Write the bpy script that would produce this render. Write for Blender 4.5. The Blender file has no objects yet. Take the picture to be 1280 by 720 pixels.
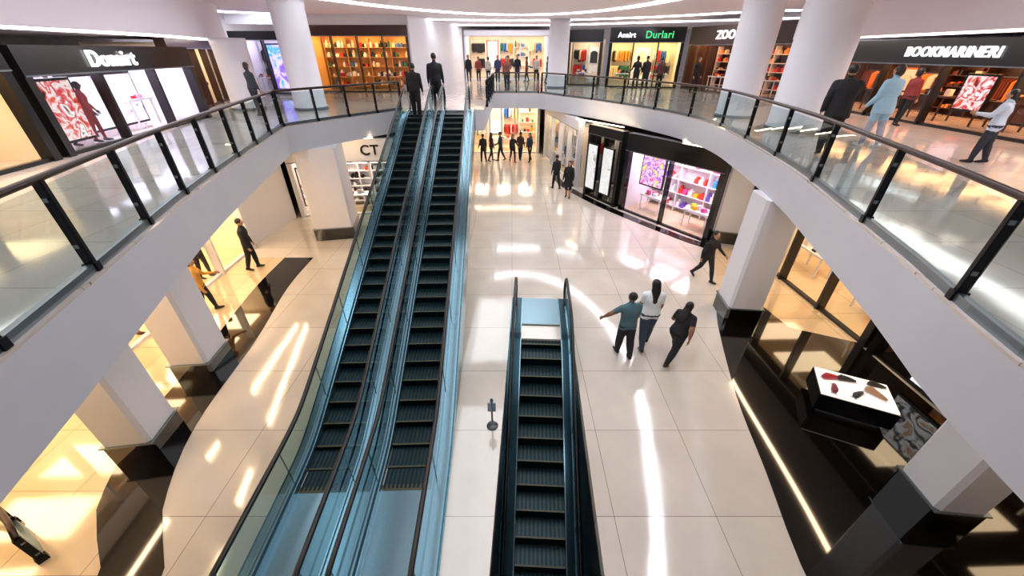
import bpy, math, random
from mathutils import Vector, Matrix
random.seed(7)
SC=bpy.context.scene
COL=SC.collection
ZU=4.15; ZS=3.35; ZC=7.8

# ------------------------------------------------------------ materials
def lin(h):
    h=h.lstrip('#'); o=[]
    for i in (0,2,4):
        c=int(h[i:i+2],16)/255
        o.append(c/12.92 if c<=.04045 else ((c+.055)/1.055)**2.4)
    return (o[0],o[1],o[2],1)
MC={}
def mat(name,col='#888888',rough=.5,metal=0,emis=None,es=0,noise=0,nscale=8,bump=0,spec=None,coat=0):
    if name in MC: return MC[name]
    m=bpy.data.materials.new(name); m.use_nodes=True
    nt=m.node_tree; b=nt.nodes['Principled BSDF']
    c=lin(col)
    b.inputs['Base Color'].default_value=c
    b.inputs['Roughness'].default_value=rough
    b.inputs['Metallic'].default_value=metal
    if spec is not None: b.inputs['Specular IOR Level'].default_value=spec
    if emis:
        b.inputs['Emission Color'].default_value=lin(emis); b.inputs['Emission Strength'].default_value=es
    if noise or bump:
        tc=nt.nodes.new('ShaderNodeTexCoord'); n=nt.nodes.new('ShaderNodeTexNoise')
        n.inputs['Scale'].default_value=nscale; n.inputs['Detail'].default_value=4
        nt.links.new(tc.outputs['Object'],n.inputs['Vector'])
        if noise:
            mx=nt.nodes.new('ShaderNodeMix'); mx.data_type='RGBA'
            mx.inputs['A'].default_value=tuple(x*(1-noise) for x in c[:3])+(1,)
            mx.inputs['B'].default_value=tuple(min(1,x*(1+noise)) for x in c[:3])+(1,)
            nt.links.new(n.outputs['Fac'],mx.inputs['Factor'])
            nt.links.new(mx.outputs['Result'],b.inputs['Base Color'])
    MC[name]=m; return m

def tile_mat(name,c1,c2,grout,size=1.3,rough=.075,rot=0):
    m=bpy.data.materials.new(name); m.use_nodes=True; nt=m.node_tree; b=nt.nodes['Principled BSDF']
    tc=nt.nodes.new('ShaderNodeTexCoord'); mp=nt.nodes.new('ShaderNodeMapping')
    mp.inputs['Rotation'].default_value=(0,0,rot)
    br=nt.nodes.new('ShaderNodeTexBrick'); br.offset=0.0; br.squash=1
    br.inputs['Scale'].default_value=1; br.inputs['Brick Width'].default_value=size; br.inputs['Row Height'].default_value=size
    br.inputs['Mortar Size'].default_value=.006; br.inputs['Mortar Smooth'].default_value=.2; br.inputs['Bias'].default_value=0
    br.inputs['Color1'].default_value=lin(c1); br.inputs['Color2'].default_value=lin(c2); br.inputs['Mortar'].default_value=lin(grout)
    n=nt.nodes.new('ShaderNodeTexNoise'); n.inputs['Scale'].default_value=1.2; n.inputs['Detail'].default_value=6
    mx=nt.nodes.new('ShaderNodeMix'); mx.data_type='RGBA'; mx.blend_type='MULTIPLY'; mx.inputs['Factor'].default_value=.25
    nt.links.new(tc.outputs['Object'],mp.inputs['Vector']); nt.links.new(mp.outputs['Vector'],br.inputs['Vector'])
    nt.links.new(tc.outputs['Object'],n.inputs['Vector'])
    nt.links.new(br.outputs['Color'],mx.inputs['A']); nt.links.new(n.outputs['Fac'],mx.inputs['B'])
    cr=nt.nodes.new('ShaderNodeMapRange'); cr.inputs['To Min'].default_value=rough*.5; cr.inputs['To Max'].default_value=rough*1.8
    nt.links.new(n.outputs['Fac'],cr.inputs['Value']); nt.links.new(cr.outputs['Result'],b.inputs['Roughness'])
    nt.links.new(mx.outputs['Result'],b.inputs['Base Color'])
    # faint waviness of the polished surface
    n2=nt.nodes.new('ShaderNodeTexNoise'); n2.inputs['Scale'].default_value=.9; n2.inputs['Detail'].default_value=2
    bp=nt.nodes.new('ShaderNodeBump'); bp.inputs['Strength'].default_value=.25; bp.inputs['Distance'].default_value=.02
    nt.links.new(tc.outputs['Object'],n2.inputs['Vector']); nt.links.new(n2.outputs['Fac'],bp.inputs['Height']); nt.links.new(bp.outputs['Normal'],b.inputs['Normal'])
    b.inputs['IOR'].default_value=1.75
    b.inputs['Specular IOR Level'].default_value=.75
    MC[name]=m; return m

def glass_mat(name,tint,refl=.9,base=.04):
    m=bpy.data.materials.new(name); m.use_nodes=True; nt=m.node_tree
    for n in list(nt.nodes): nt.nodes.remove(n)
    o=nt.nodes.new('ShaderNodeOutputMaterial'); t=nt.nodes.new('ShaderNodeBsdfTransparent'); g=nt.nodes.new('ShaderNodeBsdfGlossy')
    t.inputs['Color'].default_value=lin(tint); g.inputs['Roughness'].default_value=.02; g.inputs['Color'].default_value=(.88,.95,1,1)
    lw=nt.nodes.new('ShaderNodeLayerWeight'); lw.inputs['Blend'].default_value=.5
    pw=nt.nodes.new('ShaderNodeMath'); pw.operation='POWER'; pw.inputs[1].default_value=4
    ma=nt.nodes.new('ShaderNodeMath'); ma.operation='MULTIPLY_ADD'; ma.inputs[1].default_value=refl; ma.inputs[2].default_value=base
    mx=nt.nodes.new('ShaderNodeMixShader')
    nt.links.new(lw.outputs['Facing'],pw.inputs[0]); nt.links.new(pw.outputs[0],ma.inputs[0]); nt.links.new(ma.outputs[0],mx.inputs['Fac'])
    nt.links.new(t.outputs[0],mx.inputs[1]); nt.links.new(g.outputs[0],mx.inputs[2]); nt.links.new(mx.outputs[0],o.inputs['Surface'])
    MC[name]=m; return m

def screen_mat(name,cols,scale=2.5,es=2.0,seed=0):
    m=bpy.data.materials.new(name); m.use_nodes=True; nt=m.node_tree; b=nt.nodes['Principled BSDF']
    tc=nt.nodes.new('ShaderNodeTexCoord'); mp=nt.nodes.new('ShaderNodeMapping'); mp.inputs['Location'].default_value=(seed,seed*2,seed*3)
    n=nt.nodes.new('ShaderNodeTexNoise'); n.inputs['Scale'].default_value=scale; n.inputs['Detail'].default_value=2; n.inputs['Distortion'].default_value=.6
    r=nt.nodes.new('ShaderNodeValToRGB'); r.color_ramp.interpolation='EASE'
    k=len(cols)
    while len(r.color_ramp.elements)<k: r.color_ramp.elements.new(.5)
    for i,c in enumerate(cols):
        e=r.color_ramp.elements[i]; e.position=.25+.5*i/max(1,k-1)
    for i,c in enumerate(cols): r.color_ramp.elements[i].color=lin(c)
    nt.links.new(tc.outputs['Object'],mp.inputs['Vector']); nt.links.new(mp.outputs['Vector'],n.inputs['Vector'])
    nt.links.new(n.outputs['Fac'],r.inputs['Fac']); nt.links.new(r.outputs['Color'],b.inputs['Emission Color'])
    b.inputs['Emission Strength'].default_value=es; b.inputs['Base Color'].default_value=(.02,.02,.02,1); b.inputs['Roughness'].default_value=.2
    MC[name]=m; return m

M_white=mat('painted_plaster','#dcdadf',.45,noise=.04,nscale=2)
M_fascia=mat('fascia_white','#c3c4cb',.32,noise=.05,nscale=1.5)
M_ceil=mat('ceiling_paint','#e6e0e6',.6,noise=.03,nscale=1)
M_tile=tile_mat('polished_tile','#e6dccf','#dfd4c6','#958a7e',1.6)
M_tileU=tile_mat('polished_tile_upper','#dccec4','#d4c5bb','#968a7e',1.1)
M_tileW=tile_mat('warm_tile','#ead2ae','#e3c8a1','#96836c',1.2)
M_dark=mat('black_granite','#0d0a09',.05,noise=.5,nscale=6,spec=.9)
M_black=mat('black_panel','#0b0a0c',.3)
M_blackg=mat('black_gloss','#08080a',.12)
M_rail=mat('bronze_rail','#3c302b',.3,.7)
M_post=mat('dark_steel_post','#1e2024',.35,.8)
M_chan=mat('rail_channel','#7d868c',.3,.8)
M_glass=glass_mat('clear_glass','#cbdada',.7,.05)
M_glassG=glass_mat('green_glass','#a9cbb8',.6,.08)
M_glassE=glass_mat('escalator_glass','#b2cfd3',.7,.06)
M_shopglass=glass_mat('shop_glass','#f6fafa',.5,.02)
M_strip=mat('cove_light','#ffffff',.5,emis='#f0f4ff',es=9)
M_strip2=mat('soffit_light','#ffffff',.5,emis='#fff4ee',es=6)
M_warmstrip=mat('added_balcony_glow','#ffffff',.5,emis='#ffdcae',es=26)  # glow for the strips added under the balcony slab
M_teal=mat('escalator_cladding_teal','#2d6170',.22,.7)
M_deck=mat('escalator_deck_steel','#7f9aa6',.2,.9)
M_deckd=mat('escalator_deck_dark','#1f3f4a',.25,.7)
M_step=mat('escalator_step','#103840',.38,.5,noise=.25,nscale=30)
M_riser=mat('escalator_riser','#06161b',.4,.5)
M_edge=mat('escalator_step_edge','#4a472e',.45)
M_plate=mat('escalator_floor_plate','#7894a0',.3,.85,noise=.1,nscale=40)
M_hand=mat('rubber_handrail','#070709',.32)
M_warmwall=mat('warm_shop_wall','#f8e6cc',.6)
M_coolwall=mat('cool_shop_wall','#f4f0f6',.6)
M_orangewall=mat('orange_shop_wall','#e0a55c',.6)
M_wood=mat('dark_wood_panel','#3a2218',.35,noise=.3,nscale=5)
M_lwood=mat('light_wood_shelf','#b98850',.45,noise=.15,nscale=6)
M_signw=mat('sign_letter_white','#ffffff',.5,emis='#ffffff',es=3)
M_signg=mat('sign_letter_green','#2a8f55',.5,emis='#3fd07c',es=1.2)
PAL={
 'mix':['#c02820','#f2ede4','#22242c','#e0902a','#3a66a8','#f2d9b0','#e8e0da','#2f6d4c','#15151a','#d8c8b8'],
 'warm':['#a7552a','#e8b25a','#5b3018','#f0dcb4','#7a1f17','#d9822e','#2b1a12','#f6ecd8'],
 'pink':['#d84a8a','#f2c230','#e9e4ea','#7a4fc0','#e0452c','#3a9ad0','#ffffff','#f6e6ee','#f4f0f4'],
 'white':['#ffffff','#e6dff0','#c9b8e6','#f0a8c0','#44485a','#d0303a'],
 'red':['#c02424','#e8d8c8','#3a1a14','#d88030','#2a1412','#e0a068','#15151a','#5a2418'],
 'black':['#15151a','#2c2a30','#50342c','#8a8a90','#b83020','#e6e0d8'],
}
def palmats(k): return [mat('goods_%s_%d'%(k,i),c,.5) for i,c in enumerate(PAL[k])]

# ------------------------------------------------------------ mesh builder
class MB:
    def __init__(s): s.v=[];s.f=[];s.m=[];s.mats=[];s.sm=[]
    def mi(s,m):
        if m not in s.mats: s.mats.append(m)
        return s.mats.index(m)
    def add(s,vs,fs,m,smooth=False):
        o=len(s.v); s.v+= [tuple(x) for x in vs]; k=s.mi(m)
        for f in fs: s.f.append([o+i for i in f]); s.m.append(k); s.sm.append(smooth)
    def box(s,x0,x1,y0,y1,z0,z1,m,M=None):
        vs=[Vector(p) for p in ((x0,y0,z0),(x1,y0,z0),(x1,y1,z0),(x0,y1,z0),(x0,y0,z1),(x1,y0,z1),(x1,y1,z1),(x0,y1,z1))]
        if M: vs=[M@p for p in vs]
        s.add(vs,[(0,3,2,1),(4,5,6,7),(0,1,5,4),(1,2,6,5),(2,3,7,6),(3,0,4,7)],m)
    def prism(s,poly,t,M,m):
        n=len(poly); vs=[M@Vector((x,-t/2,z)) for x,z in poly]+[M@Vector((x,t/2,z)) for x,z in poly]
        s.add(vs,[tuple(range(n)),tuple(range(2*n-1,n-1,-1))]+[(i,n+i,n+(i+1)%n,(i+1)%n) for i in range(n)],m)
    def tube(s,pts,r,m,n=8,up=Vector((0,0,1)),smooth=True):
        pts=[Vector(p) for p in pts]; vs=[]; fs=[]
        rr=r if isinstance(r,(list,tuple)) else [r]*len(pts)
        for i,p in enumerate(pts):
            d=(pts[min(i+1,len(pts)-1)]-pts[max(i-1,0)]).normalized()
            u=up
            if abs(d.dot(u))>.98: u=Vector((0,1,0)) if abs(d.y)<.9 else Vector((1,0,0))
            a=d.cross(u).normalized(); b=a.cross(d).normalized()
            for k in range(n):
                t=2*math.pi*k/n
                vs.append(p+a*math.cos(t)*rr[i]+b*math.sin(t)*rr[i])
        for i in range(len(pts)-1):
            for k in range(n):
                fs.append((i*n+k,i*n+(k+1)%n,(i+1)*n+(k+1)%n,(i+1)*n+k))
        fs.append(tuple(range(n-1,-1,-1))); fs.append(tuple((len(pts)-1)*n+k for k in range(n)))
        s.add(vs,fs,m,smooth)
    def lathe(s,prof,m,cx=0,cy=0,n=32,smooth=True):
        vs=[];fs=[]
        for (r,z) in prof:
            for k in range(n):
                t=2*math.pi*k/n; vs.append((cx+r*math.cos(t),cy+r*math.sin(t),z))
        for i in range(len(prof)-1):
            for k in range(n): fs.append((i*n+k,i*n+(k+1)%n,(i+1)*n+(k+1)%n,(i+1)*n+k))
        fs.append(tuple(range(n-1,-1,-1))); fs.append(tuple((len(prof)-1)*n+k for k in range(n)))
        s.add(vs,fs,m,smooth)
    def build(s,name,parent=None):
        me=bpy.data.meshes.new(name); me.from_pydata(s.v,[],s.f)
        for m in s.mats: me.materials.append(m)
        me.polygons.foreach_set('material_index',s.m)
        me.polygons.foreach_set('use_smooth',s.sm)
        me.update()
        o=bpy.data.objects.new(name,me); COL.objects.link(o)
        if parent: o.parent=parent
        return o
def empty(name,loc=(0,0,0),rz=0):
    e=bpy.data.objects.new(name,None); COL.objects.link(e); e.location=loc; e.rotation_euler=(0,0,rz); e.empty_display_size=.3
    return e
def smooth_curve(pts,step=.35):
    P=[Vector((p[0],p[1],0)) for p in pts]; P=[P[0]*2-P[1]]+P+[P[-1]*2-P[-2]]; out=[]
    for i in range(1,len(P)-2):
        n=max(2,int((P[i+1]-P[i]).length/step))
        for k in range(n):
            t=k/n
            a,b,c,d=P[i-1],P[i],P[i+1],P[i+2]
            out.append(.5*((2*b)+(c-a)*t+(2*a-5*b+4*c-d)*t*t+(3*b-a-3*c+d)*t**3))
    out.append(P[-2]); return [(q.x,q.y) for q in out]
def slab(name,outer,holes,z0,z1,m,parent=None):
    cu=bpy.data.curves.new(name,'CURVE'); cu.dimensions='2D'; cu.fill_mode='BOTH'; cu.extrude=(z1-z0)/2
    for loop in [outer]+holes:
        sp=cu.splines.new('POLY'); sp.points.add(len(loop)-1); sp.use_cyclic_u=True
        for i,p in enumerate(loop): sp.points[i].co=(p[0],p[1],0,1)
    o=bpy.data.objects.new(name,cu); COL.objects.link(o)
    dg=bpy.context.evaluated_depsgraph_get(); me=bpy.data.meshes.new_from_object(o.evaluated_get(dg))
    bpy.data.objects.remove(o)
    me.transform(Matrix.Translation((0,0,(z0+z1)/2))); me.name=name
    me.materials.clear(); me.materials.append(m)
    o=bpy.data.objects.new(name,me); COL.objects.link(o)
    if parent: o.parent=parent
    return o

# ------------------------------------------------------------ shell
SM_YAW=math.atan(-.048)
def rotpt(cx,cy,rz,x,y): return (cx+x*math.cos(rz)-y*math.sin(rz), cy+x*math.sin(rz)+y*math.cos(rz))
SX,SY=.38,.2
HH=.80
hole=[rotpt(SX,SY,SM_YAW,*q) for q in ((-HH,-2.6),(HH,-2.6),(HH,7.35),(-HH,7.35))]
slab('floor',[(-17,-4),(19,-4),(19,41),(-17,41)],[hole],-.25,0,M_tile)
slab('floor_lower',[(-8,-6),(8,-6),(8,12),(-8,12)],[],-4.4,-4.2,M_dark)
Linner=smooth_curve([(-4.6,1.5),(-4.9,2.5),(-5.55,3.3),(-6.15,4.9),(-6.45,7.5),(-6.9,10),(-7.0,12)],.4)
Louter=smooth_curve([(-5.4,1.5),(-5.8,2.5),(-6.6,3.3),(-7.2,4.9),(-7.5,7.3),(-7.9,10),(-8.0,12)],.4)
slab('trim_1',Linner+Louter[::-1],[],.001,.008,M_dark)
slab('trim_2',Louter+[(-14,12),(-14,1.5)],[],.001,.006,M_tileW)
Rin=smooth_curve([(4.0,1.2),(4.1,2.55),(4.4,3.96),(4.75,5.7),(5.5,8.2),(6.0,9.3)],.4)
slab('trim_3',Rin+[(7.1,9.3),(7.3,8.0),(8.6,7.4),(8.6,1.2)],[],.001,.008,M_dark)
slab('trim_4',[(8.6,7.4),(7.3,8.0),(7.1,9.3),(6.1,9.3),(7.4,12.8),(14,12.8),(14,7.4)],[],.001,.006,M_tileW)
band=smooth_curve([(2.3,22),(2.75,20),(4.2,16.9),(6.6,13.3),(7.4,12.6)],.4)
band2=[(x+.35,y+.25) for x,y in band]
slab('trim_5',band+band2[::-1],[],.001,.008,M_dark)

Ledge=[(-2.7,-3),(-3.35,0),(-4.05,2.4),(-4.75,4.4),(-5.65,7.1),(-7.2,13.0)]
Ledge_s=smooth_curve(Ledge,.8)
Lfront=[(-7.2,13.0),(-6.2,14.6),(-5.2,16.0),(-4.45,17.1)]
Redge=[(3.2,-3),(3.55,0),(3.95,2.3),(4.5,3.9),(5.1,5.8),(5.72,7.9),(6.25,10.6),(6.6,13.0),(6.45,14.9),(5.7,17.2),(4.3,20),(2.6,22.6),(1.6,24.2)]
Redge_s=smooth_curve(Redge,.5)
inner=Ledge_s+Lfront[1:]+[(-1.15,17.1),(-1.15,24.3)]+Redge_s[::-1]
outer=[(3.2,-3.6),(19,-3.6),(19,41),(-17,41),(-17,-3.6),(-2.7,-3.6)]
slab('balcony_slab',inner+outer,[],ZS,ZU-.03,M_fascia)
slab('floor_upper',inner+outer,[],ZU-.03,ZU,M_tileU)
slab('ceiling',[(-17,-4),(19,-4),(19,41),(-17,41)],[],ZC,ZC+.2,M_ceil)
slab('ceiling_soffit_left',smooth_curve([(-7.6,-3),(-8.4,3),(-9.2,9),(-10.2,14),(-12.2,19.5)],.6)+[(-17,19.5),(-17,-3)],[],6.6,ZC,M_ceil)
slab('ceiling_soffit_right',smooth_curve([(7.6,-3),(8.8,3),(10.4,9),(11.2,14),(12,19.5)],.6)+[(19,19.5),(19,-3)],[],6.6,ZC,M_ceil)
def wallbox(name,x0,x1,y0,y1,z0,z1,m=M_white):
    b=MB(); b.box(x0,x1,y0,y1,z0,z1,m); return b.build(name)
wallbox('wall_left',-17.2,-17,-4,41,0,ZC)
wallbox('wall_right',19,19.2,-4,41,0,ZC)
wallbox('wall_far',-17,19,41,41.2,0,ZC)
wallbox('wall_back',-17,19,-4.3,-4,-4.4,ZC)
def ribbon(name,pts,z,w,m,t=.03):
    b=MB(); P=[Vector((p[0],p[1],0)) for p in pts]; vs=[];fs=[]
    for i,p in enumerate(P):
        d=(P[min(i+1,len(P)-1)]-P[max(i-1,0)]).normalized(); nrm=Vector((-d.y,d.x,0))
        for a in (-1,1):
            for zz in (z,z-t): q=p+nrm*a*w/2; vs.append((q.x,q.y,zz))
    for i in range(len(P)-1):
        o=i*4;n=o+4
        fs+=[(o+1,n+1,n+3,o+3),(o,o+2,n+2,n),(o,n,n+1,o+1),(o+2,o+3,n+3,n+2)]
    b.add(vs,fs,m); return b.build(name)
C1=[(-4.6,-2.5),(-5.4,4),(-6.6,9),(-7.6,14),(-6,19),(-3,23),(0,24.5),(3,23.5),(5.2,20),(6.2,15),(5.5,9),(4.4,5),(2.6,1.5),(1,0)]
ribbon('cove_light_strip',smooth_curve(C1,.5),ZC-.005,.45,M_strip)
C2=[(-16,21),(-12,24),(-8,26.5),(-3,28.5),(3,28.5),(8,26),(12,22.5),(18,20)]
ribbon('cove_light_strip',smooth_curve(C2,.5),ZC-.005,.55,M_strip)
C3=[(-16,27),(-9,31.5),(-3,34),(3,34),(9,31),(18,26)]
ribbon('cove_light_strip',smooth_curve(C3,.5),ZC-.005,.8,M_strip)
ribbon('cove_light_strip',smooth_curve([(-8.2,-2),(-9.0,3),(-9.8,9),(-10.8,14),(-12.8,19.3)],.5),6.595,.5,M_strip2)
ribbon('cove_light_strip',smooth_curve([(8.2,-2),(9.4,3),(11.0,9),(11.8,14),(12.6,19.3)],.5),6.595,.5,M_strip2)
# glowing strips added beneath the balcony slab for warm light and streaky floor reflections
for P in ([(-5.7,1.5),(-6.5,4.2),(-7.3,7.5),(-8.4,12.5)],[(-8.0,1.5),(-8.4,7.0),(-8.8,12.5)],[(6.7,1.5),(7.2,5.0),(7.5,9.5),(8.0,12)],
          [(-8.0,15.0),(-5.4,15.6)],[(-2.6,26.2),(1.4,26.2)],[(3.2,20.4),(4.9,18.0)],[(6.4,15.0),(7.4,13.6)]):
    ribbon('added_underside_strip',smooth_curve(P,.6),ZS-.001,.10,M_warmstrip,t=.02)

# ------------------------------------------------------------ railings
def railing(name,pts,z=ZU,h=1.0,gap=2.0,gm=None):
    P=[Vector((p[0],p[1],0)) for p in pts]; b=MB()
    n=len(P)
    cum=[0]
    for i in range(1,n): cum.append(cum[-1]+(P[i]-P[i-1]).length)
    def at(s):
        for i in range(1,n):
            if s<=cum[i]+1e-6:
                t=(s-cum[i-1])/max(1e-6,cum[i]-cum[i-1]); return P[i-1].lerp(P[i],t),(P[i]-P[i-1]).normalized()
        return P[-1],(P[-1]-P[-2]).normalized()
    L=cum[-1]; k=max(1,round(L/gap)); 
    top=[(p.x,p.y,z+h) for p in P]
    b.tube(top,.036,M_rail,8)
    for i in range(n-1):
        a,c=P[i],P[i+1]; d=(c-a); ln=d.length; ang=math.atan2(d.y,d.x)
        M=Matrix.Translation((a.x,a.y,z))@Matrix.Rotation(ang,4,'Z')
        b.box(0,ln,-.035,.035,0,.09,M_chan,M)
    for j in range(k+1):
        p,d=at(L*j/k); ang=math.atan2(d.y,d.x)
        M=Matrix.Translation((p.x,p.y,z))@Matrix.Rotation(ang,4,'Z')
        b.box(-.025,.025,-.045,.04,0,h-.02,M_post,M)
        b.box(-.04,.04,-.06,.06,.0,.10,M_post,M)
        b.box(-.04,.04,-.012,.03,h*.28,h*.32,M_chan,M); b.box(-.04,.04,-.012,.03,h*.78,h*.82,M_chan,M)
    e=empty(name); b.build('frame',e)
    g=MB()
    for j in range(k):
        s0=L*j/k+.05; s1=L*(j+1)/k-.05; m=max(1,int((s1-s0)/.5)); 
        for q in range(m):
            a,_=at(s0+(s1-s0)*q/m); c,_=at(s0+(s1-s0)*(q+1)/m)
            g.add([(a.x,a.y,z+.07),(c.x,c.y,z+.07),(c.x,c.y,z+h-.07),(a.x,a.y,z+h-.07)],[(0,1,2,3)],gm or M_glass)
    g.build('glass_panels',e)
    return e
def offs(pts,d):
    P=[Vector((p[0],p[1],0)) for p in pts]; out=[]
    for i,p in enumerate(P):
        t=(P[min(i+1,len(P)-1)]-P[max(i-1,0)]).normalized(); out.append((p.x-t.y*d,p.y+t.x*d))
    return out
railing('glass_railing',offs(Ledge_s,.08),gap=1.4)
railing('glass_railing',offs(Lfront,.08),gap=1.3)
railing('glass_railing',offs(Redge_s,-.08),gap=2.0)
railing('glass_railing',[(-1.0,24.4),(1.5,24.4)],gap=1.2)
railing('glass_railing',[(-1.07,18.0),(-1.07,24.2)],gap=1.6)
railing('glass_railing',smooth_curve([(-8.7,3.35),(-8.0,3.2),(-7.3,2.95),(-6.7,2.6)],.3),z=.008,h=.6,gap=1.1,gm=M_glassG)

# ------------------------------------------------------------ escalator
def escalator(name,x,y,z,rz,run,rise,centers,hw,sd,flatb,flatt,topbox=True,go=.07,wo=.24):
    e=empty(name,(x,y,z),rz)
    def zf(s):
        k=rise/run
        def sp(t): return (t+math.sqrt(t*t+.12))/2
        return max(0,min(rise, k*(sp(s)-sp(s-run)) ))
    S=[ -flatb+i*.2 for i in range(int((run+flatb+flatt)/.2)+1)]
    b=MB()
    for ci,c in enumerate(centers):
        i0=int(-.8/sd); n=int((run+.8)/sd)+1
        for i in range(i0,n):
            s=i*sd; zt=zf(s+sd/2); zp=zf(s-sd/2) if s>0 else zt
            zp=min(zp,zt)
            b.box(c-hw+.01,c+hw-.01,s,s+sd,zt-.12,zt-.01,M_step)
            b.box(c-hw+.01,c+hw-.01,s-.005,s+.03,zt-.012,zt-.004,M_edge)
            b.box(c-hw+.01,c+hw-.01,s-.004,s,zp-.1,zt-.013,M_riser)
            g=hw*2/12
            for q in range(12):
                xx=c-hw+.02+q*g
                b.box(xx,xx+g*.5,s+.035,s+sd-.01,zt-.012,zt-.002,M_riser)
        b.box(c-hw-.02,c+hw+.02,-flatb,-.78,-.05,.006,M_plate)
        b.box(c-hw-.02,c+hw+.02,-.78,-.70,-.05,.01,M_edge)
        b.box(c-hw-.02,c+hw+.02,run+.75,run+flatt,rise-.05,rise+.008,M_plate)
        b.box(c-hw-.02,c+hw+.02,run+.68,run+.75,rise-.05,rise+.012,M_edge)
    b.build('steps',e)
    d=MB(); g=MB(); h=MB()
    def sweep(mb,xa,xb,dz0,dz1,m,f0=None):
        vs=[];fs=[]
        for s in S:
            zz=zf(s); lo=zz+dz0
            if f0 is not None: lo=max(f0,lo)
            for (xx,q) in ((xa,lo),(xb,lo),(xb,zz+dz1),(xa,zz+dz1)): vs.append((xx,s,q))
        for i in range(len(S)-1):
            o=i*4
            for k in range(4): fs.append((o+k,o+(k+1)%4,o+4+(k+1)%4,o+4+k))
        fs.append((3,2,1,0)); o=(len(S)-1)*4; fs.append((o,o+1,o+2,o+3))
        mb.add(vs,fs,m)
    f0=-.02 if topbox else None
    for c in centers:
        for sgn in (-1,1):
            xi=c+sgn*hw; xg=c+sgn*(hw+go)
            a,bb=sorted((xi,xi+sgn*.02)); sweep(d,a,bb,-.3,.11,M_deck,f0)
            a,bb=sorted((xi+sgn*.02,xg-sgn*.015)); sweep(d,a,bb,-.02,.09,M_deckd,f0)
            a,bb=sorted((xg-sgn*.015,xg+sgn*.03)); sweep(d,a,bb,-.02,.13,M_deck,f0)
            a,bb=sorted((xg+sgn*.03,xi+sgn*wo)); sweep(d,a,bb,-.02,.10,M_deck if topbox else M_deckd,f0)
            vs=[];fs=[]
            G=[s for s in S if -flatb+.35<=s<=run+flatt-.35]
            for s in G: vs+=[(xg,s,zf(s)+.11),(xg,s,zf(s)+.9)]
            for i in range(len(G)-1): fs.append((2*i,2*i+2,2*i+3,2*i+1))
            g.add(vs,fs,M_glassE)
            for (s0,dr,zb) in ((G[0],-1,zf(G[0])),(G[-1],1,zf(G[-1]))):
                vs=[(xg,s0,zb+.5)]; 
                for k in range(9):
                    t=math.pi/2-math.pi*k/8; vs.append((xg,s0+dr*.37*math.cos(t),zb+.505+.395*math.sin(t)))
                g.add(vs,[(0,k+1,k+2) for k in range(8)],M_glassE)
            pts=[]
            for k in range(9):
                t=-math.pi/2+math.pi*k/8; pts.append((xg,G[0]-.40*math.cos(t),zf(G[0])+.52+.41*math.sin(t)))
            for s in G[1:-1]: pts.append((xg,s,zf(s)+.93))
            for k in range(9):
                t=math.pi/2-math.pi*k/8; pts.append((xg,G[-1]+.40*math.cos(t),zf(G[-1])+.52+.41*math.sin(t)))
            h.tube(pts,.038,M_hand,8,up=Vector((1,0,0)))
            h.tube([(xg,s,zf(s)+.883) for s in G],.014,M_deck,6,up=Vector((1,0,0)))
            s=G[0]
            while s<G[-1]:
                d.box(xg-.008,xg+.008,s,s+.012,zf(s)+.1,zf(s)+.9,M_deck); s+=1.6
    x0=centers[0]-hw-wo; x1=centers[-1]+hw+wo
    sweep(d,x0-.03,x0,-.75,.10,M_teal,f0); sweep(d,x1,x1+.03,-.75,.10,M_teal,f0)
    sweep(d,x0-.034,x0-.03,-.02,.03,M_deck,f0); sweep(d,x1+.03,x1+.034,-.02,.03,M_deck,f0)
    vs=[];fs=[]
    for s in S:
        lo=zf(s)-.75
        if f0 is not None: lo=max(f0,lo)
        vs+=[(x0,s,lo),(x1,s,lo)]
    for i in range(len(S)-1): fs.append((2*i,2*i+1,2*i+3,2*i+2))
    d.add(vs,fs,M_teal)
    d.build('truss_and_decking',e); g.build('glass_balustrades',e); h.build('handrails',e)
    return e
escalator('escalator',-2.45,4.4,0,math.atan(.033),11.6,ZU,[-.68,.68],.42,.40,2.7,1.0)
escalator('escalator',SX,SY,-4.15,SM_YAW,7.2,4.15,[0],.50,.40,1.5,2.0,False,go=.19,wo=.27)
b=MB()
M=Matrix.Translation((SX,SY,0))@Matrix.Rotation(SM_YAW,4,'Z')
b.box(-HH-.12,-HH,-2.6,7.4,-4.2,-.25,M_black,M); b.box(HH,HH+.12,-2.6,7.4,-4.2,-.25,M_black,M); b.box(-HH-.12,HH+.12,7.35,7.45,-4.2,-.25,M_black,M)
b.build('wall_pit')

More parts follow.
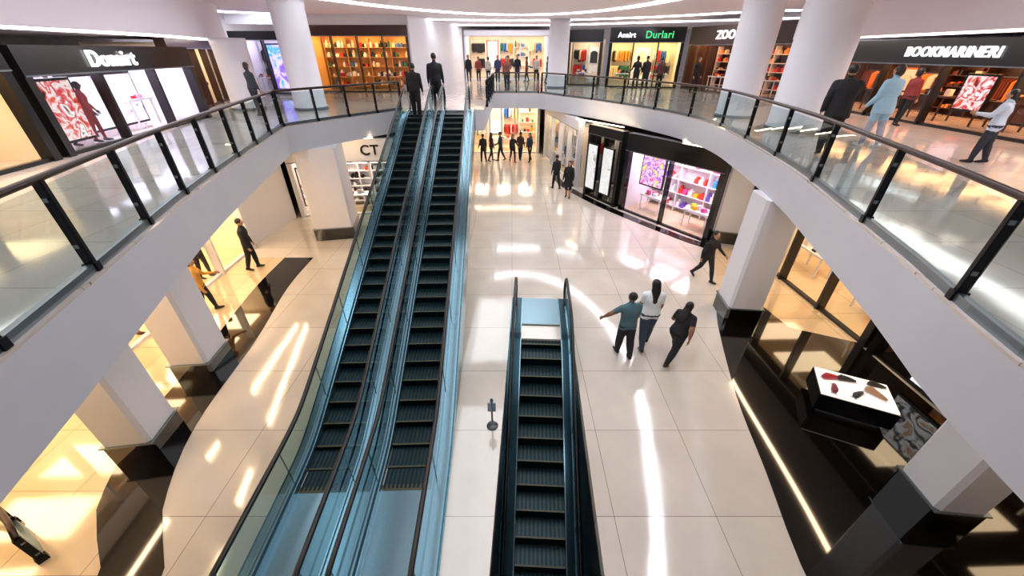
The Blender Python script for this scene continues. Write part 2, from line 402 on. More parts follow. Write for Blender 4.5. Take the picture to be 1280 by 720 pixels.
# ------------------------------------------------------------ columns
def round_column(x,y,r,z0,z1):
    b=MB(); b.lathe([(r*1.06,0),(r*1.06,.12),(r*1.0,.15),(r,z1-z0-.25),(r*1.04,z1-z0-.22),(r*1.04,z1-z0)],M_white)
    b.lathe([(r*1.065,.001),(r*1.065,.10),(r*1.02,.13)],M_chan)
    o=b.build('column'); o.location=(x,y,z0); return o
for (x,y,r,zt) in ((-10.75,17.2,.58,ZC),(-8.25,17.3,.60,ZC),(-6.1,28,.6,ZC),(2.9,28,.62,ZC),(8.1,15.2,.62,ZC),(8.6,12.5,.75,ZC)):
    round_column(x,y,r,ZU,6.6 if x<-10 else zt)
def square_column(x,y,w,rz=0):
    b=MB(); a=w/2; c=.06
    def ring(k,z,cc=c): return [(-k+cc,-k,z),(k-cc,-k,z),(k,-k+cc,z),(k,k-cc,z),(k-cc,k,z),(-k+cc,k,z),(-k,k-cc,z),(-k,-k+cc,z)]
    vs=ring(a,.45)+ring(a,ZS); fs=[(i,(i+1)%8,8+(i+1)%8,8+i) for i in range(8)]+[tuple(range(7,-1,-1)),tuple(range(8,16))]
    b.add(vs,fs,M_white)
    vs=ring(a+.025,0)+ring(a+.025,.45); b.add(vs,fs,M_dark)
    b.box(-a-.03,a+.03,-a-.03,a+.03,.44,.47,M_chan)
    o=b.build('column'); o.location=(x,y,0.008); o.rotation_euler=(0,0,rz); return o
for q in ((-7.0,6.5,.8,.1),(-6.65,4.5,.75,.15),(-6.9,14.2,1.4,.2),(8.1,13.6,.9,-.3),(6.15,8.6,.85,-.1),(6.6,3.35,.7,-.1)):
    square_column(*q)

# ------------------------------------------------------------ shops
def text(parent,txt,x,y,z,size,m,bold=.012):
    cu=bpy.data.curves.new('sign_text','FONT'); cu.body=txt; cu.size=size; cu.extrude=.02; cu.offset=bold*size; cu.align_x='CENTER'; cu.align_y='CENTER'; cu.space_character=1.08
    o=bpy.data.objects.new('t',cu); COL.objects.link(o)
    dg=bpy.context.evaluated_depsgraph_get(); me=bpy.data.meshes.new_from_object(o.evaluated_get(dg)); bpy.data.objects.remove(o)
    me.materials.clear(); me.materials.append(m)
    o=bpy.data.objects.new('sign_letters',me); COL.objects.link(o); o.parent=parent; o.location=(x,y,z); o.rotation_euler=(math.pi/2,0,0)
    return o
def garment(b,x,y,z,rz,ln,m,w=.2):
    M=Matrix.Translation((x,y,z))@Matrix.Rotation(rz,4,'Z')
    b.prism([(-w*1.05,-ln),(w*1.05,-ln),(w,-.12),(w*.35,-.02),(-w*.35,-.02),(-w,-.12)],.05,M,m)
def shop(name,p0,p1,z0,zo,zh,depth,frame,wall,light,les,pal,sign=None,signx=.5,signs=.4,signm=None,bays=3,rows=5,tables=2,glass=True,goods=True,shelfm=None,piers=.18,header_mat=None,style='rack',floorm=None):
    d=Vector((p1[0]-p0[0],p1[1]-p0[1])); L=d.length; rz=math.atan2(d.y,d.x)
    e=empty(name,(p0[0],p0[1],z0),rz)
    lm=mat('shop_light_%s_%s'%(light,les),'#ffffff',.5,emis=light,es=les)
    b=MB(); hm=header_mat or frame
    b.box(0,L,-.08,.25,zo,zh,hm)
    b.box(0,L,-.10,-.08,zo,zo+.03,M_chan)
    for i in range(bays+1):
        x=L*i/bays; w=piers if i in (0,bays) else piers*.4
        a=max(0,x-w/2) if i else 0; c=min(L,a+w)
        if i==bays: a=L-w;c=L
        b.box(a,c,-.06,.2,0,zo,frame)
    b.box(0,L,0,.12,0,.08,frame)
    b.build('shop_front',e)
    w=MB()
    w.box(0,L,depth,depth+.1,0,zo+.2,wall); w.box(0,.08,.25,depth,0,zo+.2,wall); w.box(L-.08,L,.25,depth,0,zo+.2,wall)
    w.box(.08,L-.08,.12,depth,.005,.02,floorm or (M_tileU if z0>1 else M_tileW)); w.box(0,L,.25,depth,zo+.12,zo+.2,wall)
    n=max(1,int(L/1.4))
    for i in range(n):
        x=L*(i+.5)/n; w.box(x-.45,x+.45,depth*.2,depth*.8,zo+.08,zo+.12,lm)
    w.build('interior_shell',e)
    if goods:
        g=MB(); pm=palmats(pal); sm=shelfm or M_white
        H=zo-.25; nb=max(1,round(L/1.3)); bw=(L-.4)/nb
        for j in range(nb):
            xa=.2+j*bw; xb=xa+bw
            g.box(xa-.02,xa+.02,depth-.4,depth-.02,.05,zo-.05,sm)
            if style=='rack' and j%2==0:
                tiers=[zo-.35] if zo<2.2 else [zo-.4,zo*.5-.05]
                for tz in tiers:
                    g.box(xa+.05,xb-.05,depth-.29,depth-.27,tz,tz+.02,M_chan)
                    x=xa+.12; cm=random.choice(pm)
                    while x<xb-.1:
                        if random.random()<.3: cm=random.choice(pm)
                        garment(g,x,depth-.28,tz,1.1+random.random()*.3,random.uniform(.5,.75),cm); x+=random.uniform(.07,.13)
            elif style=='rack' and j%4==1:
                g.box(xa+.12,xb-.12,depth-.06,depth-.02,.7,zo-.2,random.choice(pm)); g.box(xa+.18,xb-.18,depth-.075,depth-.06,.76,zo-.26,M_coolwall)
                garment(g,(xa+xb)/2,depth-.12,zo-.45,0,.75,random.choice(pm),.24)
                g.box(xa+.1,xb-.1,depth-.45,depth-.05,.1,.5,sm)
            else:
                rr=rows if style!='rack' else 4
                for r in range(rr):
                    zz=.25+H*r/rr; g.box(xa,xb,depth-.38,depth-.02,zz-.03,zz,sm)
                    x=xa+.06
                    while x<xb-.2:
                        ww=random.uniform(.08,.26); hh=random.uniform(.35,.8)*H/rr
                        if random.random()>.25:
                            mm=random.choice(pm)
                            g.box(x,x+ww*.8,depth-.32,depth-.06,zz,zz+hh*.6,mm); g.box(x+ww*.2,x+ww*.65,depth-.27,depth-.11,zz+hh*.6,zz+hh*random.uniform(.6,1),random.choice(pm) if style=='rack' else mm)
                        x+=ww+.03
        for t in range(tables):
            x=L*(t+.5)/tables; y=depth*.42
            g.box(x-.55,x+.55,y-.3,y+.3,.72,.77,sm)
            for sx in (-.5,.46):
                for sy in (-.26,.22): g.box(x+sx,x+sx+.04,y+sy,y+sy+.04,.02,.72,sm)
            for q in range(9):
                xx=x-.5+random.random()*.85; yy=y-.25+random.random()*.35
                g.box(xx,xx+.16,yy,yy+.14,.77,.77+random.uniform(.03,.2),random.choice(pm))
        g.build('shelves_and_goods',e)
    if glass:
        gl=MB()
        for i in range(bays):
            if bays>1 and i==bays//2: continue
            x0=L*i/bays+.1;x1=L*(i+1)/bays-.1
            gl.add([(x0,.06,.08),(x1,.06,.08),(x1,.06,zo),(x0,.06,zo)],[(0,1,2,3)],M_shopglass)
        gl.build('window_panes',e)
    if sign: text(e,sign,L*signx,-.12,(zo+zh)/2,signs,signm or M_signw)
    return e
def panel(parent,name,x0,x1,y,z0,z1,m,fr=M_black):
    b=MB(); b.box(x0-.06,x1+.06,y,y+.08,z0-.06,z1+.06,fr); b.box(x0,x1,y-.01,y,z0,z1,m); return b.build(name,parent)
# upper level
s=shop('clothing_store',(-9.3,2.5),(-10.0,8.7),ZU,1.7,2.25,2.6,M_black,M_warmwall,'#ffd9a0',6,'warm')
SD=s=shop('clothing_store',(-10.02,8.9),(-10.9,15.0),ZU,1.58,2.15,3.0,M_black,M_coolwall,'#f3e2ff',9,'white',sign='Donairt',signx=.42,signs=.48,bays=3)
panel(s,'backlit_poster',.35,1.7,.5,.2,1.45,screen_mat('scr_red',['#5a1014','#f2eeee','#c8202a','#e8d8d8','#d84a3a','#2a1014'],3.4,1.2,1))
panel(s,'backlit_poster',2.4,4.9,1.2,.15,1.45,screen_mat('scr_lilac',['#a87ac8','#ffffff','#f0dcf8','#f4ecff','#e8c8f4','#6a5a98'],3.0,1.5,2))
SBQ=s=shop('boutique',(-12.0,15.6),(-13.8,20.8),ZU,2.1,2.6,2.2,M_wood,M_warmwall,'#ffe0b4',7,'mix',bays=4)
s=shop('electronics_store',(-14.6,23.6),(-11.4,23.6),ZU,2.5,2.9,2.5,M_black,M_coolwall,'#e8dcff',5,'black',bays=2)
panel(s,'advertising_screen',1.9,2.9,-.2,.3,2.3,screen_mat('scr_violet',['#2a1cc8','#7a5cff','#c8b4ff','#3a9aff','#ffffff'],1.6,1.8,5))
s=shop('bookstore',(-11.2,24.6),(-5.6,24.6),ZU,2.7,3.2,2.2,M_wood,M_orangewall,'#ffcf8a',13,'mix',bays=4,rows=5,shelfm=M_lwood,piers=.14,style='shelf')
s=shop('department_store',(-3.8,36),(2.9,36),ZU,3.0,3.4,4.0,M_white,M_warmwall,'#fff2dc',9,'mix',bays=3,rows=5,glass=False,tables=3)
s=shop('accessory_store',(3.7,30),(5.9,29.4),ZU,2.5,3.2,2.0,M_black,M_warmwall,'#fff0d8',8,'mix',bays=1,tables=1)
s=shop('fashion_store',(6.1,28.4),(10.4,27.4),ZU,2.45,3.25,2.6,M_blackg,M_warmwall,'#ffe9a8',9,'mix',sign='Durlari',signx=.66,signs=.52,signm=M_signg,bays=3)
text(s,'Anairt',1.0,-.12,2.85,.38,M_signw)
s=shop('shoe_store',(10.6,27.0),(12.8,20.2),ZU,2.3,3.2,2.4,M_wood,M_wood,'#ffb070',7,'red',sign='ZOOM',signx=.42,signs=.55,bays=4,style='shelf')
s=shop('department_store',(13.0,19.8),(13.3,7.0),ZU,1.66,2.35,3.2,M_black,M_wood,'#ffb478',9,'red',sign='BOOKMARINERI',signx=.50,signs=.37,bays=6,tables=6,shelfm=M_wood)
panel(s,'backlit_poster',8.2,9.6,1.2,.5,1.4,screen_mat('scr_amber',['#3a1810','#e89048','#f8d8a8','#a83020','#2a1410'],2.6,1.4,9))
panel(s,'backlit_poster',6.4,7.2,.9,.5,1.4,MC['scr_red'])
def segwall(name,p0,p1,z0,z1,t=.15,m=M_white):
    d=Vector((p1[0]-p0[0],p1[1]-p0[1])); b=MB(); b.box(0,d.length,0,t,0,z1-z0,m); o=b.build(name); o.location=(p0[0],p0[1],z0); o.rotation_euler=(0,0,math.atan2(d.y,d.x)); return o
segwall('wall_upper_left',(-13.9,21.0),(-14.7,23.5),ZU,ZC)
segwall('wall_upper_far_left',(-5.5,24.6),(-3.9,35.9),ZU,ZC)
segwall('wall_upper_far_right',(3.0,35.9),(3.6,30.1),ZU,ZC)
segwall('wall_upper_header_left',(-14.6,23.7),(-5.5,24.75),ZU+3.2,ZC)
# ground level
s=shop('fashion_store',(-3.2,28.2),(1.9,28.2),0,3.0,3.3,3.2,M_white,M_warmwall,'#fff0d8',13,'mix',bays=3,glass=False,tables=1)
s=shop('jewellery_store',(2.2,27),(3.35,20.2),0,2.8,3.3,1.0,M_white,M_warmwall,'#ffe8c4',9,'mix',bays=4,tables=2)
s=shop('watch_store',(3.65,19.1),(4.75,17.1),0,2.9,3.3,1.0,M_black,M_black,'#ffe2b0',4,'black',bays=2,tables=1)
PW=screen_mat('scr_white',['#b8b4b0','#ffffff','#f2f0ee','#fff8e8'],3.0,.9,3)
panel(s,'backlit_poster',.3,.9,-.2,.5,2.5,PW); panel(s,'backlit_poster',1.35,1.95,-.2,.5,2.5,PW)
s=shop('toy_store',(4.9,16.9),(7.35,13.2),0,2.6,3.3,2.2,M_blackg,M_coolwall,'#ffe0f6',13,'pink',bays=2,rows=4,tables=2,style='shelf')
panel(s,'backlit_poster',.4,1.5,.7,1.2,2.4,screen_mat('scr_pink',['#ffffff','#f05aa8','#f8d0ea','#a04ad0','#ffe066','#ffffff'],3.4,1.4,6))
s=shop('sportswear_store',(8.5,12.2),(8.65,7.2),0,2.7,3.3,3.0,M_black,M_warmwall,'#ffdcae',7,'mix',bays=3,tables=2)
s=shop('lifestyle_store',(8.66,7.1),(8.8,.8),0,2.7,3.3,3.0,M_blackg,M_wood,'#ffdcae',5,'red',bays=3,tables=2,floorm=M_dark)
panel(s,'backlit_poster',1.2,2.6,-.2,.25,1.3,screen_mat('scr_sketch',['#ffffff','#f4f0ec','#202024','#ffffff','#c89868','#ffffff'],3.0,1.2,14))
SG=s=shop('clothing_store',(-8.9,1.0),(-9.5,12.8),0,2.7,3.3,3.2,M_white,M_warmwall,'#ffdcae',12,'warm',bays=6,tables=3)
s=shop('shoe_shop',(-9.2,15.9),(-4.35,16.4),0,2.3,3.2,1.6,M_white,M_coolwall,'#ffe8cc',12,'black',sign='CT',signx=.70,signs=.55,signm=M_black,bays=3,rows=6,tables=1,style='shelf')
panel(s,'backlit_poster',.4,1.5,-.2,.6,2.1,screen_mat('scr_food',['#3a1c10','#e8a860','#f8e8d0','#a04028','#ffffff'],3.0,1.1,8))
segwall('wall_ground_left',(-4.2,16.5),(-3.3,28.1),0,ZS)
segwall('wall_ground_nook',(-9.7,13.1),(-9.4,15.8),0,ZS)

# lit display plinth in the black-floored area, lower right
e=empty('display_table',(6.75,5.35,.008),-.45)
b=MB(); b.box(-.62,.62,-.42,.42,.12,.5,M_blackg); b.box(-.5,.5,-.33,.33,0,.12,M_chan)
b.box(-.6,.6,-.4,.4,.5,.53,mat('lightbox_top','#e8e4e0',.3,emis='#fff6ee',es=.85))
b.build('lit_plinth',e)
b=MB()
for (x,y,c,r,k) in ((-.38,.12,'#c03040',.4,1.3),(-.12,.18,'#22242c',.2,1.2),(.3,-.05,'#b89070',-.5,1.3),(.0,-.2,'#3a3a44',.9,1.1),(-.38,-.2,'#8c3b52',1.4,1.1),(.38,.24,'#2a2420',.1,1.1)):
    M=Matrix.Translation((x,y,.53))@Matrix.Rotation(r,4,'Z')@Matrix.Scale(k,4); mm=mat('shoe'+c,c,.5)
    b.tube([M@Vector(p) for p in ((-.13,0,.045),(-.08,0,.06),(0,0,.05),(.08,0,.035),(.14,0,.025))],[.03*k,.055*k,.045*k,.035*k,.02*k],mm,8)
    b.box(-.14,.15,-.045,.045,0,.02,mat('sole','#f2f0ee',.5),M)
b.build('shoes',e)

b=MB(); b.lathe([(.13,0),(.13,.02),(.04,.04),(.022,.06),(.022,.78),(.035,.8),(.035,.86),(.01,.9)],M_chan,n=16)
b.box(-.09,.09,-.015,.015,.5,.76,mat('sign_plate','#8aa4b4',.4)); o=b.build('stanchion_post'); o.location=(-.38,4.9,0); o.scale=(.85,.85,.85)

# ------------------------------------------------------------ people
def cap_pts(a,b,ra,rb,n=10,k=3):
    a=Vector(a);b=Vector(b); d=(b-a); L=d.length; d=d.normalized() if L>1e-6 else Vector((0,0,1))
    u=Vector((1,0,0)) if abs(d.x)<.8 else Vector((0,1,0))
    x=d.cross(u).normalized(); y=d.cross(x)
    rings=[]
    for i in range(k): t=math.pi/2*(1-(i+.5)/k) ; rings.append((a-d*ra*math.sin(t),ra*math.cos(t)))
    rings.append((a,ra)); rings.append(((a+b)/2,(ra+rb)/2)); rings.append((b,rb))
    for i in range(k): t=math.pi/2*((i+.5)/k); rings.append((b+d*rb*math.sin(t),rb*math.cos(t)))
    vs=[];fs=[]
    for c,r in rings:
        for q in range(n): th=2*math.pi*q/n; vs.append(c+x*math.cos(th)*r+y*math.sin(th)*r)
    for i in range(len(rings)-1):
        for q in range(n): fs.append((i*n+q,i*n+(q+1)%n,(i+1)*n+(q+1)%n,(i+1)*n+q))
    fs.append(tuple(range(n-1,-1,-1))); fs.append(tuple((len(rings)-1)*n+q for q in range(n)))
    return vs,fs
def loft_pts(secs,n=16):
    vs=[];fs=[]
    for c,ax,ay in secs:
        for q in range(n): th=2*math.pi*q/n; vs.append(c+ax*math.cos(th)+ay*math.sin(th))
    for i in range(len(secs)-1):
        for q in range(n): fs.append((i*n+q,i*n+(q+1)%n,(i+1)*n+(q+1)%n,(i+1)*n+q))
    fs.append(tuple(range(n-1,-1,-1))); fs.append(tuple((len(secs)-1)*n+q for q in range(n)))
    return vs,fs
def person(name,x,y,z,face=0,h=1.72,fem=False,top='#20222a',bottom='#181a20',shoe='#101012',skin='#b98a6c',hair='#15100e',hairlen=0,
           legL=(6,4),legR=(-6,6),armL=(5,10,12),armR=(5,10,12),lean=2,sleeve='long',skirt=0,near=False,jacket=0,shorts=False,turn=0,bulk=1.0,tilt=0):
    rad=math.radians; prims=[]; VS=[];FS=[]
    def addm(v,f):
        o=len(VS); VS.extend(v); FS.extend([tuple(i+o for i in q) for q in f])
    def cap(a,b,ra,rb,m): addm(*cap_pts(a,b,ra,rb)); prims.append(('c',Vector(a),Vector(b),ra,rb,m))
    def ell(c,r,m,R=None):
        secs=[]; c=Vector(c); X=Vector((1,0,0));Y=Vector((0,1,0));Zv=Vector((0,0,1))
        if R is not None: X=R@X;Y=R@Y;Zv=R@Zv
        for i in range(1,10): t=-math.pi/2+math.pi*i/10; secs.append((c+Zv*r[2]*math.sin(t),X*r[0]*math.cos(t),Y*r[1]*math.cos(t)))
        addm(*loft_pts(secs,14)); prims.append(('e',c,(X,Y,Zv),r,0,m))
    la=rad(lean); U=Vector((0,math.sin(la),math.cos(la))); F=Vector((0,math.cos(la),-math.sin(la))); X=Vector((1,0,0)); P=Vector((0,0,.93))
    def T(zz,yy=0,xx=0): return P+U*(zz-.93)+F*yy+X*xx
    bk=1+(bulk-1)*.8+.08; lk=bulk*1.12
    sw=(.150 if fem else .172)*(1+(bk-1)*.5)
    if fem: prof=[(.84,.135,.10),(.90,.172,.118),(.98,.165,.11),(1.08,.138,.095),(1.16,.136,.096),(1.27,.150,.118),(1.34,.158,.104),(1.39,.142,.088),(1.43,.10,.07),(1.47,.062,.056)]
    else: prof=[(.84,.13,.10),(.90,.162,.115),(.98,.160,.112),(1.08,.156,.105),(1.17,.162,.11),(1.27,.178,.122),(1.34,.185,.112),(1.39,.168,.095),(1.44,.115,.075),(1.48,.066,.06)]
    if jacket: prof=[(.74,.19,.14)]+[(a,b_*1.12,c*1.2) for a,b_,c in prof[1:]]
    secs=[(T(a),X*b_*bk,F*c*bk) for a,b_,c in prof]; addm(*loft_pts(secs))
    hem=.93 if not jacket else .74
    for i in range(len(prof)-1):
        a=prof[i];c=prof[i+1]; m='top' if (a[0]+c[0])/2>hem else 'bottom'
        for sx in (-.5,0,.5): prims.append(('c',T(a[0],0,sx*a[1]),T(c[0],0,sx*c[1]),a[2]*bk,c[2]*bk,m))
    for sgn,(fl,kn) in ((-1,legL),(1,legR)):
        hip=Vector((sgn*.088,0,.90)); a=rad(fl); dv=Vector((sgn*.03,math.sin(a),-math.cos(a))); knee=hip+dv*.42
        a2=rad(fl-kn); dv2=Vector((0,math.sin(a2),-math.cos(a2))); ank=knee+dv2*.41
        k=(1.15 if (not fem and not shorts) else 1.02)*lk
        cap(hip,knee,.088*lk,.058*k,'bottom')
        mid=knee.lerp(ank,.3)
        cap(knee,mid,.056*k,.057*k,'bottom' if not (shorts or skirt>1) else 'skin'); cap(mid,ank,.057*k,.038*k,'bottom' if not (shorts or skirt>1) else 'skin')
        fa=rad((fl-kn)*.55); fd=Vector((sgn*.12,math.cos(fa),math.sin(fa))).normalized()
        dn=Vector((0,math.sin(fa),-math.cos(fa)))
        cap(ank+dn*.035-fd*.04,ank+dn*.045+fd*.08,.044,.042,'shoe'); cap(ank+dn*.045+fd*.08,ank+dn*.052+fd*.16,.042,.030,'shoe')
    if skirt:
        zb=.93-.28*skirt; secs=[(T(1.06),X*.13,F*.095),(T(.95),X*.19,F*.14),(Vector((0,0,.86)),X*.2,Vector((0,1,0))*.16),(Vector((0,.02,zb)),X*.26,Vector((0,1,0))*.22)]
        addm(*loft_pts(secs)); 
        prims.append(('c',Vector((0,0,.93)),Vector((0,0,zb)),.17,.24,'bottom'))
    fingers=[]
    asc=(1.22 if jacket else 1.0)*lk
    for sgn,A in ((-1,armL),(1,armR)):
        fw,ab,el=A[:3]; ab2=A[3] if len(A)>3 else ab*.4
        sh=T(1.375,0,sgn*sw); 
        def dr(a,b_): return (-U*math.cos(a)*math.cos(b_)+F*math.sin(a)*math.cos(b_)+X*sgn*math.sin(b_)).normalized()
        d1=dr(rad(fw),rad(ab)); elb=sh+d1*.285; d2=dr(rad(fw+el),rad(ab2)); wr=elb+d2*.245
        cap(T(1.39,0,sgn*sw*.45),sh,.052*asc,.054*asc,'top')
        m1='top' if sleeve!='none' else 'skin'; mf='top' if sleeve=='long' else 'skin'
        md=sh.lerp(elb,.62)
        cap(sh,md,.054*asc,.048*asc,m1); cap(md,elb,.044*asc,.040*asc,'top' if sleeve=='long' else 'skin')
        cap(elb,elb.lerp(wr,.35),.040*asc,.038*asc,mf); cap(elb.lerp(wr,.35),wr,.038*asc,.026*(asc if sleeve=='long' else 1),mf)
        n=(-X*sgn); n=(n-d2*n.dot(d2)).normalized(); w=d2.cross(n).normalized()
        R=Matrix((w,n,d2)).transposed()
        ell(wr+d2*.05,(.042,.020,.055),'skin',R)
        for q,(fl_,off) in enumerate(((.062,-.030),(.074,-.010),(.070,.010),(.055,.029))):
            base=wr+d2*.085+w*off; c1=(d2*.9+n*.35).normalized(); p1=base+c1*fl_*.5; c2=(d2*.6+n*.75).normalized()
            fingers.append([base-d2*.02,base,p1,p1+c2*fl_*.5])
        tb=wr+d2*.03-w*.036; td=(d2*.75-w*.5+n*.4).normalized(); fingers.append([wr+d2*.03-w*.02,tb,tb+td*.035,tb+(td*.6+d2*.4)*.06])
    nb=T(1.44); hu=Matrix.Rotation(rad(-tilt),3,'X')@Vector((0,0,1)); hc=T(1.46)+hu*.165+F*.02
    cap(nb,hc-hu*.07,.060,.055,'skin')
    RH=Matrix.Rotation(rad(turn),3,'Z')@Matrix.Rotation(rad(-tilt),3,'X')
    def Hp(a,b_,c): return hc+RH@Vector((a,b_,c))
    ell(hc,(.080,.098,.118),'skin',RH); ell(Hp(0,.022,-.05),(.060,.069,.066),'skin',RH)
    ell(Hp(0,.101,-.008),(.012,.018,.024),'skin',RH)
    for q in (-1,1): ell(Hp(q*.082,-.005,-.005),(.010,.018,.030),'skin',RH)
    if hair:
        ell(Hp(0,-.022,.032),(.093,.101,.103),'hair',RH)
        if hairlen>0:
            ell(Hp(0,-.045,-.02),(.094,.074,.115),'hair',RH)
        if hairlen>1:
            a=Hp(0,-.06,-.02); secs=[]
            for i,(dz,wd,dp) in enumerate(((.02,.09,.06),(-.08,.10,.058),(-.18,.105,.05),(-.28,.085,.04),(-.36,.04,.02))):
                c=a+U*dz-F*(.018*i); secs.append((c,X*wd,F*dp))
            addm(*loft_pts(secs)); prims.append(('c',a,a-U*.32-F*.07,.08,.06,'hair'))
    me=bpy.data.meshes.new('tmp'); me.from_pydata(VS,[],FS); ob=bpy.data.objects.new('tmp',me); COL.objects.link(ob)
    r=ob.modifiers.new('r','REMESH'); r.mode='VOXEL'; r.voxel_size=.014 if near else .022
    sm=ob.modifiers.new('s','SMOOTH'); sm.factor=.5; sm.iterations=3 if near else 2
    dg=bpy.context.evaluated_depsgraph_get(); em=bpy.data.meshes.new_from_object(ob.evaluated_get(dg)); bpy.data.objects.remove(ob)
    keys=['top','bottom','skin','hair','shoe']; cl={'top':top,'bottom':bottom,'skin':skin,'hair':hair or skin,'shoe':shoe}
    out=MB(); vs=[v.co.copy() for v in em.vertices]
    def dist(p,q):
        if q[0]=='c':
            a,b_=q[1],q[2]; ab=b_-a; t=max(0,min(1,(p-a).dot(ab)/max(1e-9,ab.length_squared))); return (p-a-ab*t).length-(q[3]+(q[4]-q[3])*t)
        d=p-q[1]; X_,Y_,Z_=q[2]; r=q[3]; k=math.sqrt((d.dot(X_)/r[0])**2+(d.dot(Y_)/r[1])**2+(d.dot(Z_)/r[2])**2); return (k-1)*min(r)
    mats={k:mat('%s_%s'%({'top':'fabric','bottom':'fabric','skin':'skin','hair':'hair','shoe':'leather'}[k],cl[k]),cl[k],{'skin':.5,'hair':.45,'shoe':.35}.get(k,.8),noise=0 if k=='skin' else .12,nscale=20) for k in keys}
    groups={k:[] for k in keys}
    for pl in em.polygons:
        c=pl.center; best=min(prims,key=lambda q:dist(c,q)); groups[best[5]].append(list(pl.vertices))
    out.v=[tuple(v) for v in vs]
    for k in keys:
        if groups[k]:
            mi=out.mi(mats[k])
            for f in groups[k]: out.f.append(f); out.m.append(mi); out.sm.append(True)
    bpy.data.meshes.remove(em)
    for ch in fingers: out.tube(ch,[.009,.009,.008,.006],mats['skin'],6)
    dk=mat('eye_dark','#120c0a',.2); lip=mat('lips','#8a4a40',.5); wh=mat('eye_white','#e8e4e0',.3)
    def blob(c,r,m):
        secs=[(c+RH@Vector((0,0,r[2]*math.sin(t))),RH@Vector((r[0]*math.cos(t),0,0)),RH@Vector((0,r[1]*math.cos(t),0))) for t in [-1.4,-.7,0,.7,1.4]]
        v,f=loft_pts(secs,8); out.add(v,f,m,True)
    if hair:
        for q in (-1,1):
            blob(Hp(q*.030,.087,.008),(.013,.008,.007),wh); blob(Hp(q*.030,.092,.008),(.006,.005,.006),dk); blob(Hp(q*.030,.092,.028),(.017,.006,.004),mats['hair'])
        blob(Hp(0,.092,-.052),(.022,.008,.006),lip)
    o=out.build(name); s=h/1.75
    mz=min(v[2] for v in out.v)
    o.data.transform(Matrix.Scale(s,4)@Matrix.Translation((0,0,-mz)))
    o.location=(x,y,z); o.rotation_euler=(0,0,math.radians(face))
    return o
person('man',2.64,6.95,0,8,1.74,top='#4a6a76',bottom='#1a1b22',hairlen=0,legL=(10,6),legR=(-8,8),armL=(20,50,18,30),armR=(10,6,25),sleeve='short',near=True,bulk=1.25,turn=25,skin='#8a5f48')
person('woman',3.24,7.3,0,-5,1.88,True,top='#eef2f8',bottom='#3a4458',hairlen=2,legL=(-12,14),legR=(14,6),armL=(15,6,40),armR=(8,6,20),sleeve='short',near=True,skin='#8a5f48',bulk=1.25)
person('woman',3.76,6.8,0,-50,1.64,True,top='#141318',bottom='#17161b',hairlen=2,legL=(30,14),legR=(-26,16),armL=(30,22,50),armR=(-20,22,20),sleeve='short',near=True,lean=22,bulk=1.35,skin='#8a5f48')
person('woman',6.05,10.5,0,200,1.72,True,top='#1a171c',bottom='#1d1a20',hairlen=2,legL=(22,6),legR=(-16,22),armL=(20,20,45),armR=(-10,16,20),lean=4,near=True,bulk=1.1)
person('woman',2.75,18.5,0,160,1.78,True,top='#131216',bottom='#141318',hairlen=2,skirt=1.3,armL=(10,14,30),armR=(5,12,30),bulk=1.15)
person('man',2.3,19.9,0,30,1.74,top='#1d1c22',bottom='#1b1b20',legL=(12,6),legR=(-10,10))
person('woman',-8.35,8.7,.008,-60,1.68,True,top='#d8983a',bottom='#2a2018',hairlen=1,legL=(12,6),legR=(-10,10),armL=(30,14,50),bulk=1.1)
person('man',-8.55,11.2,.008,-70,1.76,top='#121216',bottom='#141418',legL=(8,6),legR=(-8,10),bulk=1.1)
for i,(x,y,f,fe) in enumerate(((-1.85,25.6,20,0),(-1.35,25.9,-60,1),(-.75,26.0,80,0),(.05,25.6,200,1),(.55,26.2,-20,0),(1.15,25.7,140,1))):
    person('shopper',x,y,0,f,1.74+.03*(i%3),bool(fe),top=['#17171c','#4a2a34','#203040'][i%3],bottom='#14141a',hairlen=fe*2,legL=(14,8),legR=(-12,14),armL=(10*i%40,14,40))
person('man',-2.98,16.9,ZU+.01,3,1.95,top='#121216',bottom='#101014',legL=(2,2),legR=(-2,4),bulk=1.2,near=True)
person('man',-3.62,15.95,ZU-.145,-2,1.80,top='#1c1518',bottom='#18151a',legL=(3,3),legR=(-3,4),bulk=1.2,near=True)
person('woman',-.3,25.4,ZU,170,1.78,True,top='#7a4a3a',bottom='#1a1c26',hairlen=1,legL=(12,6),legR=(-10,10),armL=(30,14,60),bulk=1.1)
person('man',7.25,9.3,ZU,-28,1.82,top='#0f0f13',bottom='#131318',legL=(-12,10),legR=(16,10),armL=(-12,14,20),armR=(35,10,60),near=True,jacket=1,lean=10,bulk=1.2)
person('woman',8.85,10.0,ZU,10,1.78,True,top='#9fc4d8',bottom='#a8a8b4',shoe='#e8e8ec',hairlen=1,legL=(8,5),legR=(-8,8),armL=(10,10,30),armR=(20,30,60),near=True,jacket=1,bulk=1.2,hair='#2c1a12')
person('woman',9.9,8.4,ZU,40,1.40,True,top='#c8d4e4',bottom='#2a2c38',hairlen=2,legL=(8,5),legR=(-8,8),armL=(40,16,60),armR=(30,16,60),near=True,bulk=1.3)
person('woman',7.5,26.4,ZU,0,1.78,True,top='#121116',bottom='#121116',hairlen=1,armL=(10,20,50),armR=(10,20,50),bulk=1.1)
person('man',8.1,26.5,ZU,10,1.78,top='#141216',bottom='#121116',bulk=1.1)
person('man',8.8,26.0,ZU,-10,1.72,top='#4a2a28',bottom='#121116')
person('man',10.2,24.2,ZU,200,1.74,top='#1a1416',bottom='#121116')
person('woman',12.3,13.2,ZU,-80,1.6,True,top='#7a2a2a',bottom='#121116',hairlen=1)
person('woman',-9.3,15.4,ZU,-20,1.7,True,top='#2a2e38',bottom='#181a20',hairlen=1,armL=(20,14,40))
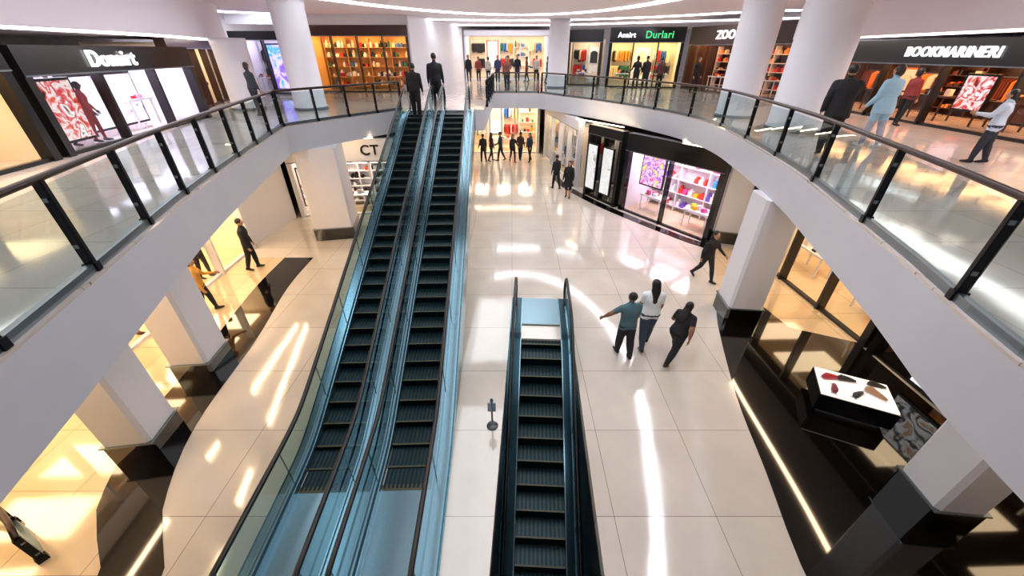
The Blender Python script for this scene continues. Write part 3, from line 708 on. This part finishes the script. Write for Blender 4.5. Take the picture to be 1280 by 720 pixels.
for i in range(9):
    person('shopper',-3.2+i*.72,31.4+random.random()*2.4,ZU,random.choice((0,180,90,-90)),1.66+random.random()*.16,i%2==0,top=['#1a1a20','#8a3a30','#c8c0b8','#2a3a5a','#b06a30'][i%5],bottom='#181a22',hairlen=(i%2==0)*1.0,legL=(10,6),legR=(-8,8))
def mq(par,x,y,z,f,c='#0d0c0f',fem=True,h=1.75):
    o=person('mannequin',x,y,z,f,h,fem,top=c,bottom=c,skin='#1a1618',hair=None,armL=(0,20,30),armR=(12,14,20))
    o.parent=par; o.matrix_parent_inverse=(Matrix.Translation(par.location)@Matrix.Rotation(par.rotation_euler.z,4,'Z')).inverted()
mq(SG,-9.6,9.6,.02,-90); mq(SG,-9.75,10.6,.02,-90,'#1c1210'); mq(SG,-9.6,7.6,.02,-90,'#a8602a')
mq(SD,-10.9,9.9,ZU+.02,-90,'#0d0c0f',h=1.45); mq(SD,-10.75,10.6,ZU+.02,-60,'#8a2028',h=1.4); mq(SBQ,-12.9,17.2,ZU+.02,-100); mq(SBQ,-13.2,18.2,ZU+.02,-100,'#3a2018')

# ------------------------------------------------------------ lights
def area(name,x,y,z,sx,sy,power,col,rz=0,rx=0):
    l=bpy.data.lights.new(name,'AREA'); l.shape='RECTANGLE'; l.size=sx; l.size_y=sy; l.energy=power; l.color=col
    o=bpy.data.objects.new(name,l); COL.objects.link(o); o.location=(x,y,z); o.rotation_euler=(rx,0,rz); return o
area('ceiling_fill',0,8,7.7,5,8,320,(.93,.96,1))  # area fills added to brighten the hall; no panel fixtures up there
area('ceiling_fill',0,18,7.7,5,6,340,(.95,.97,1))
area('ceiling_fill',-9,9,6.5,.5,9,60,(1,.94,.98))
area('ceiling_fill',10.5,9,6.5,.5,9,60,(1,.93,.92))
W=bpy.data.worlds.new('World'); SC.world=W; W.use_nodes=True; W.node_tree.nodes['Background'].inputs[0].default_value=(.8,.85,1,1); W.node_tree.nodes['Background'].inputs[1].default_value=.3
SC.view_settings.view_transform='Standard'

cam=bpy.data.cameras.new('camera'); cam.sensor_width=36; cam.lens=478/1280*36; cam.clip_end=200
co=bpy.data.objects.new('camera',cam); COL.objects.link(co); co.location=(0,0,6.2); co.rotation_euler=(math.pi/2-math.atan(300/483),0,0)
SC.camera=co
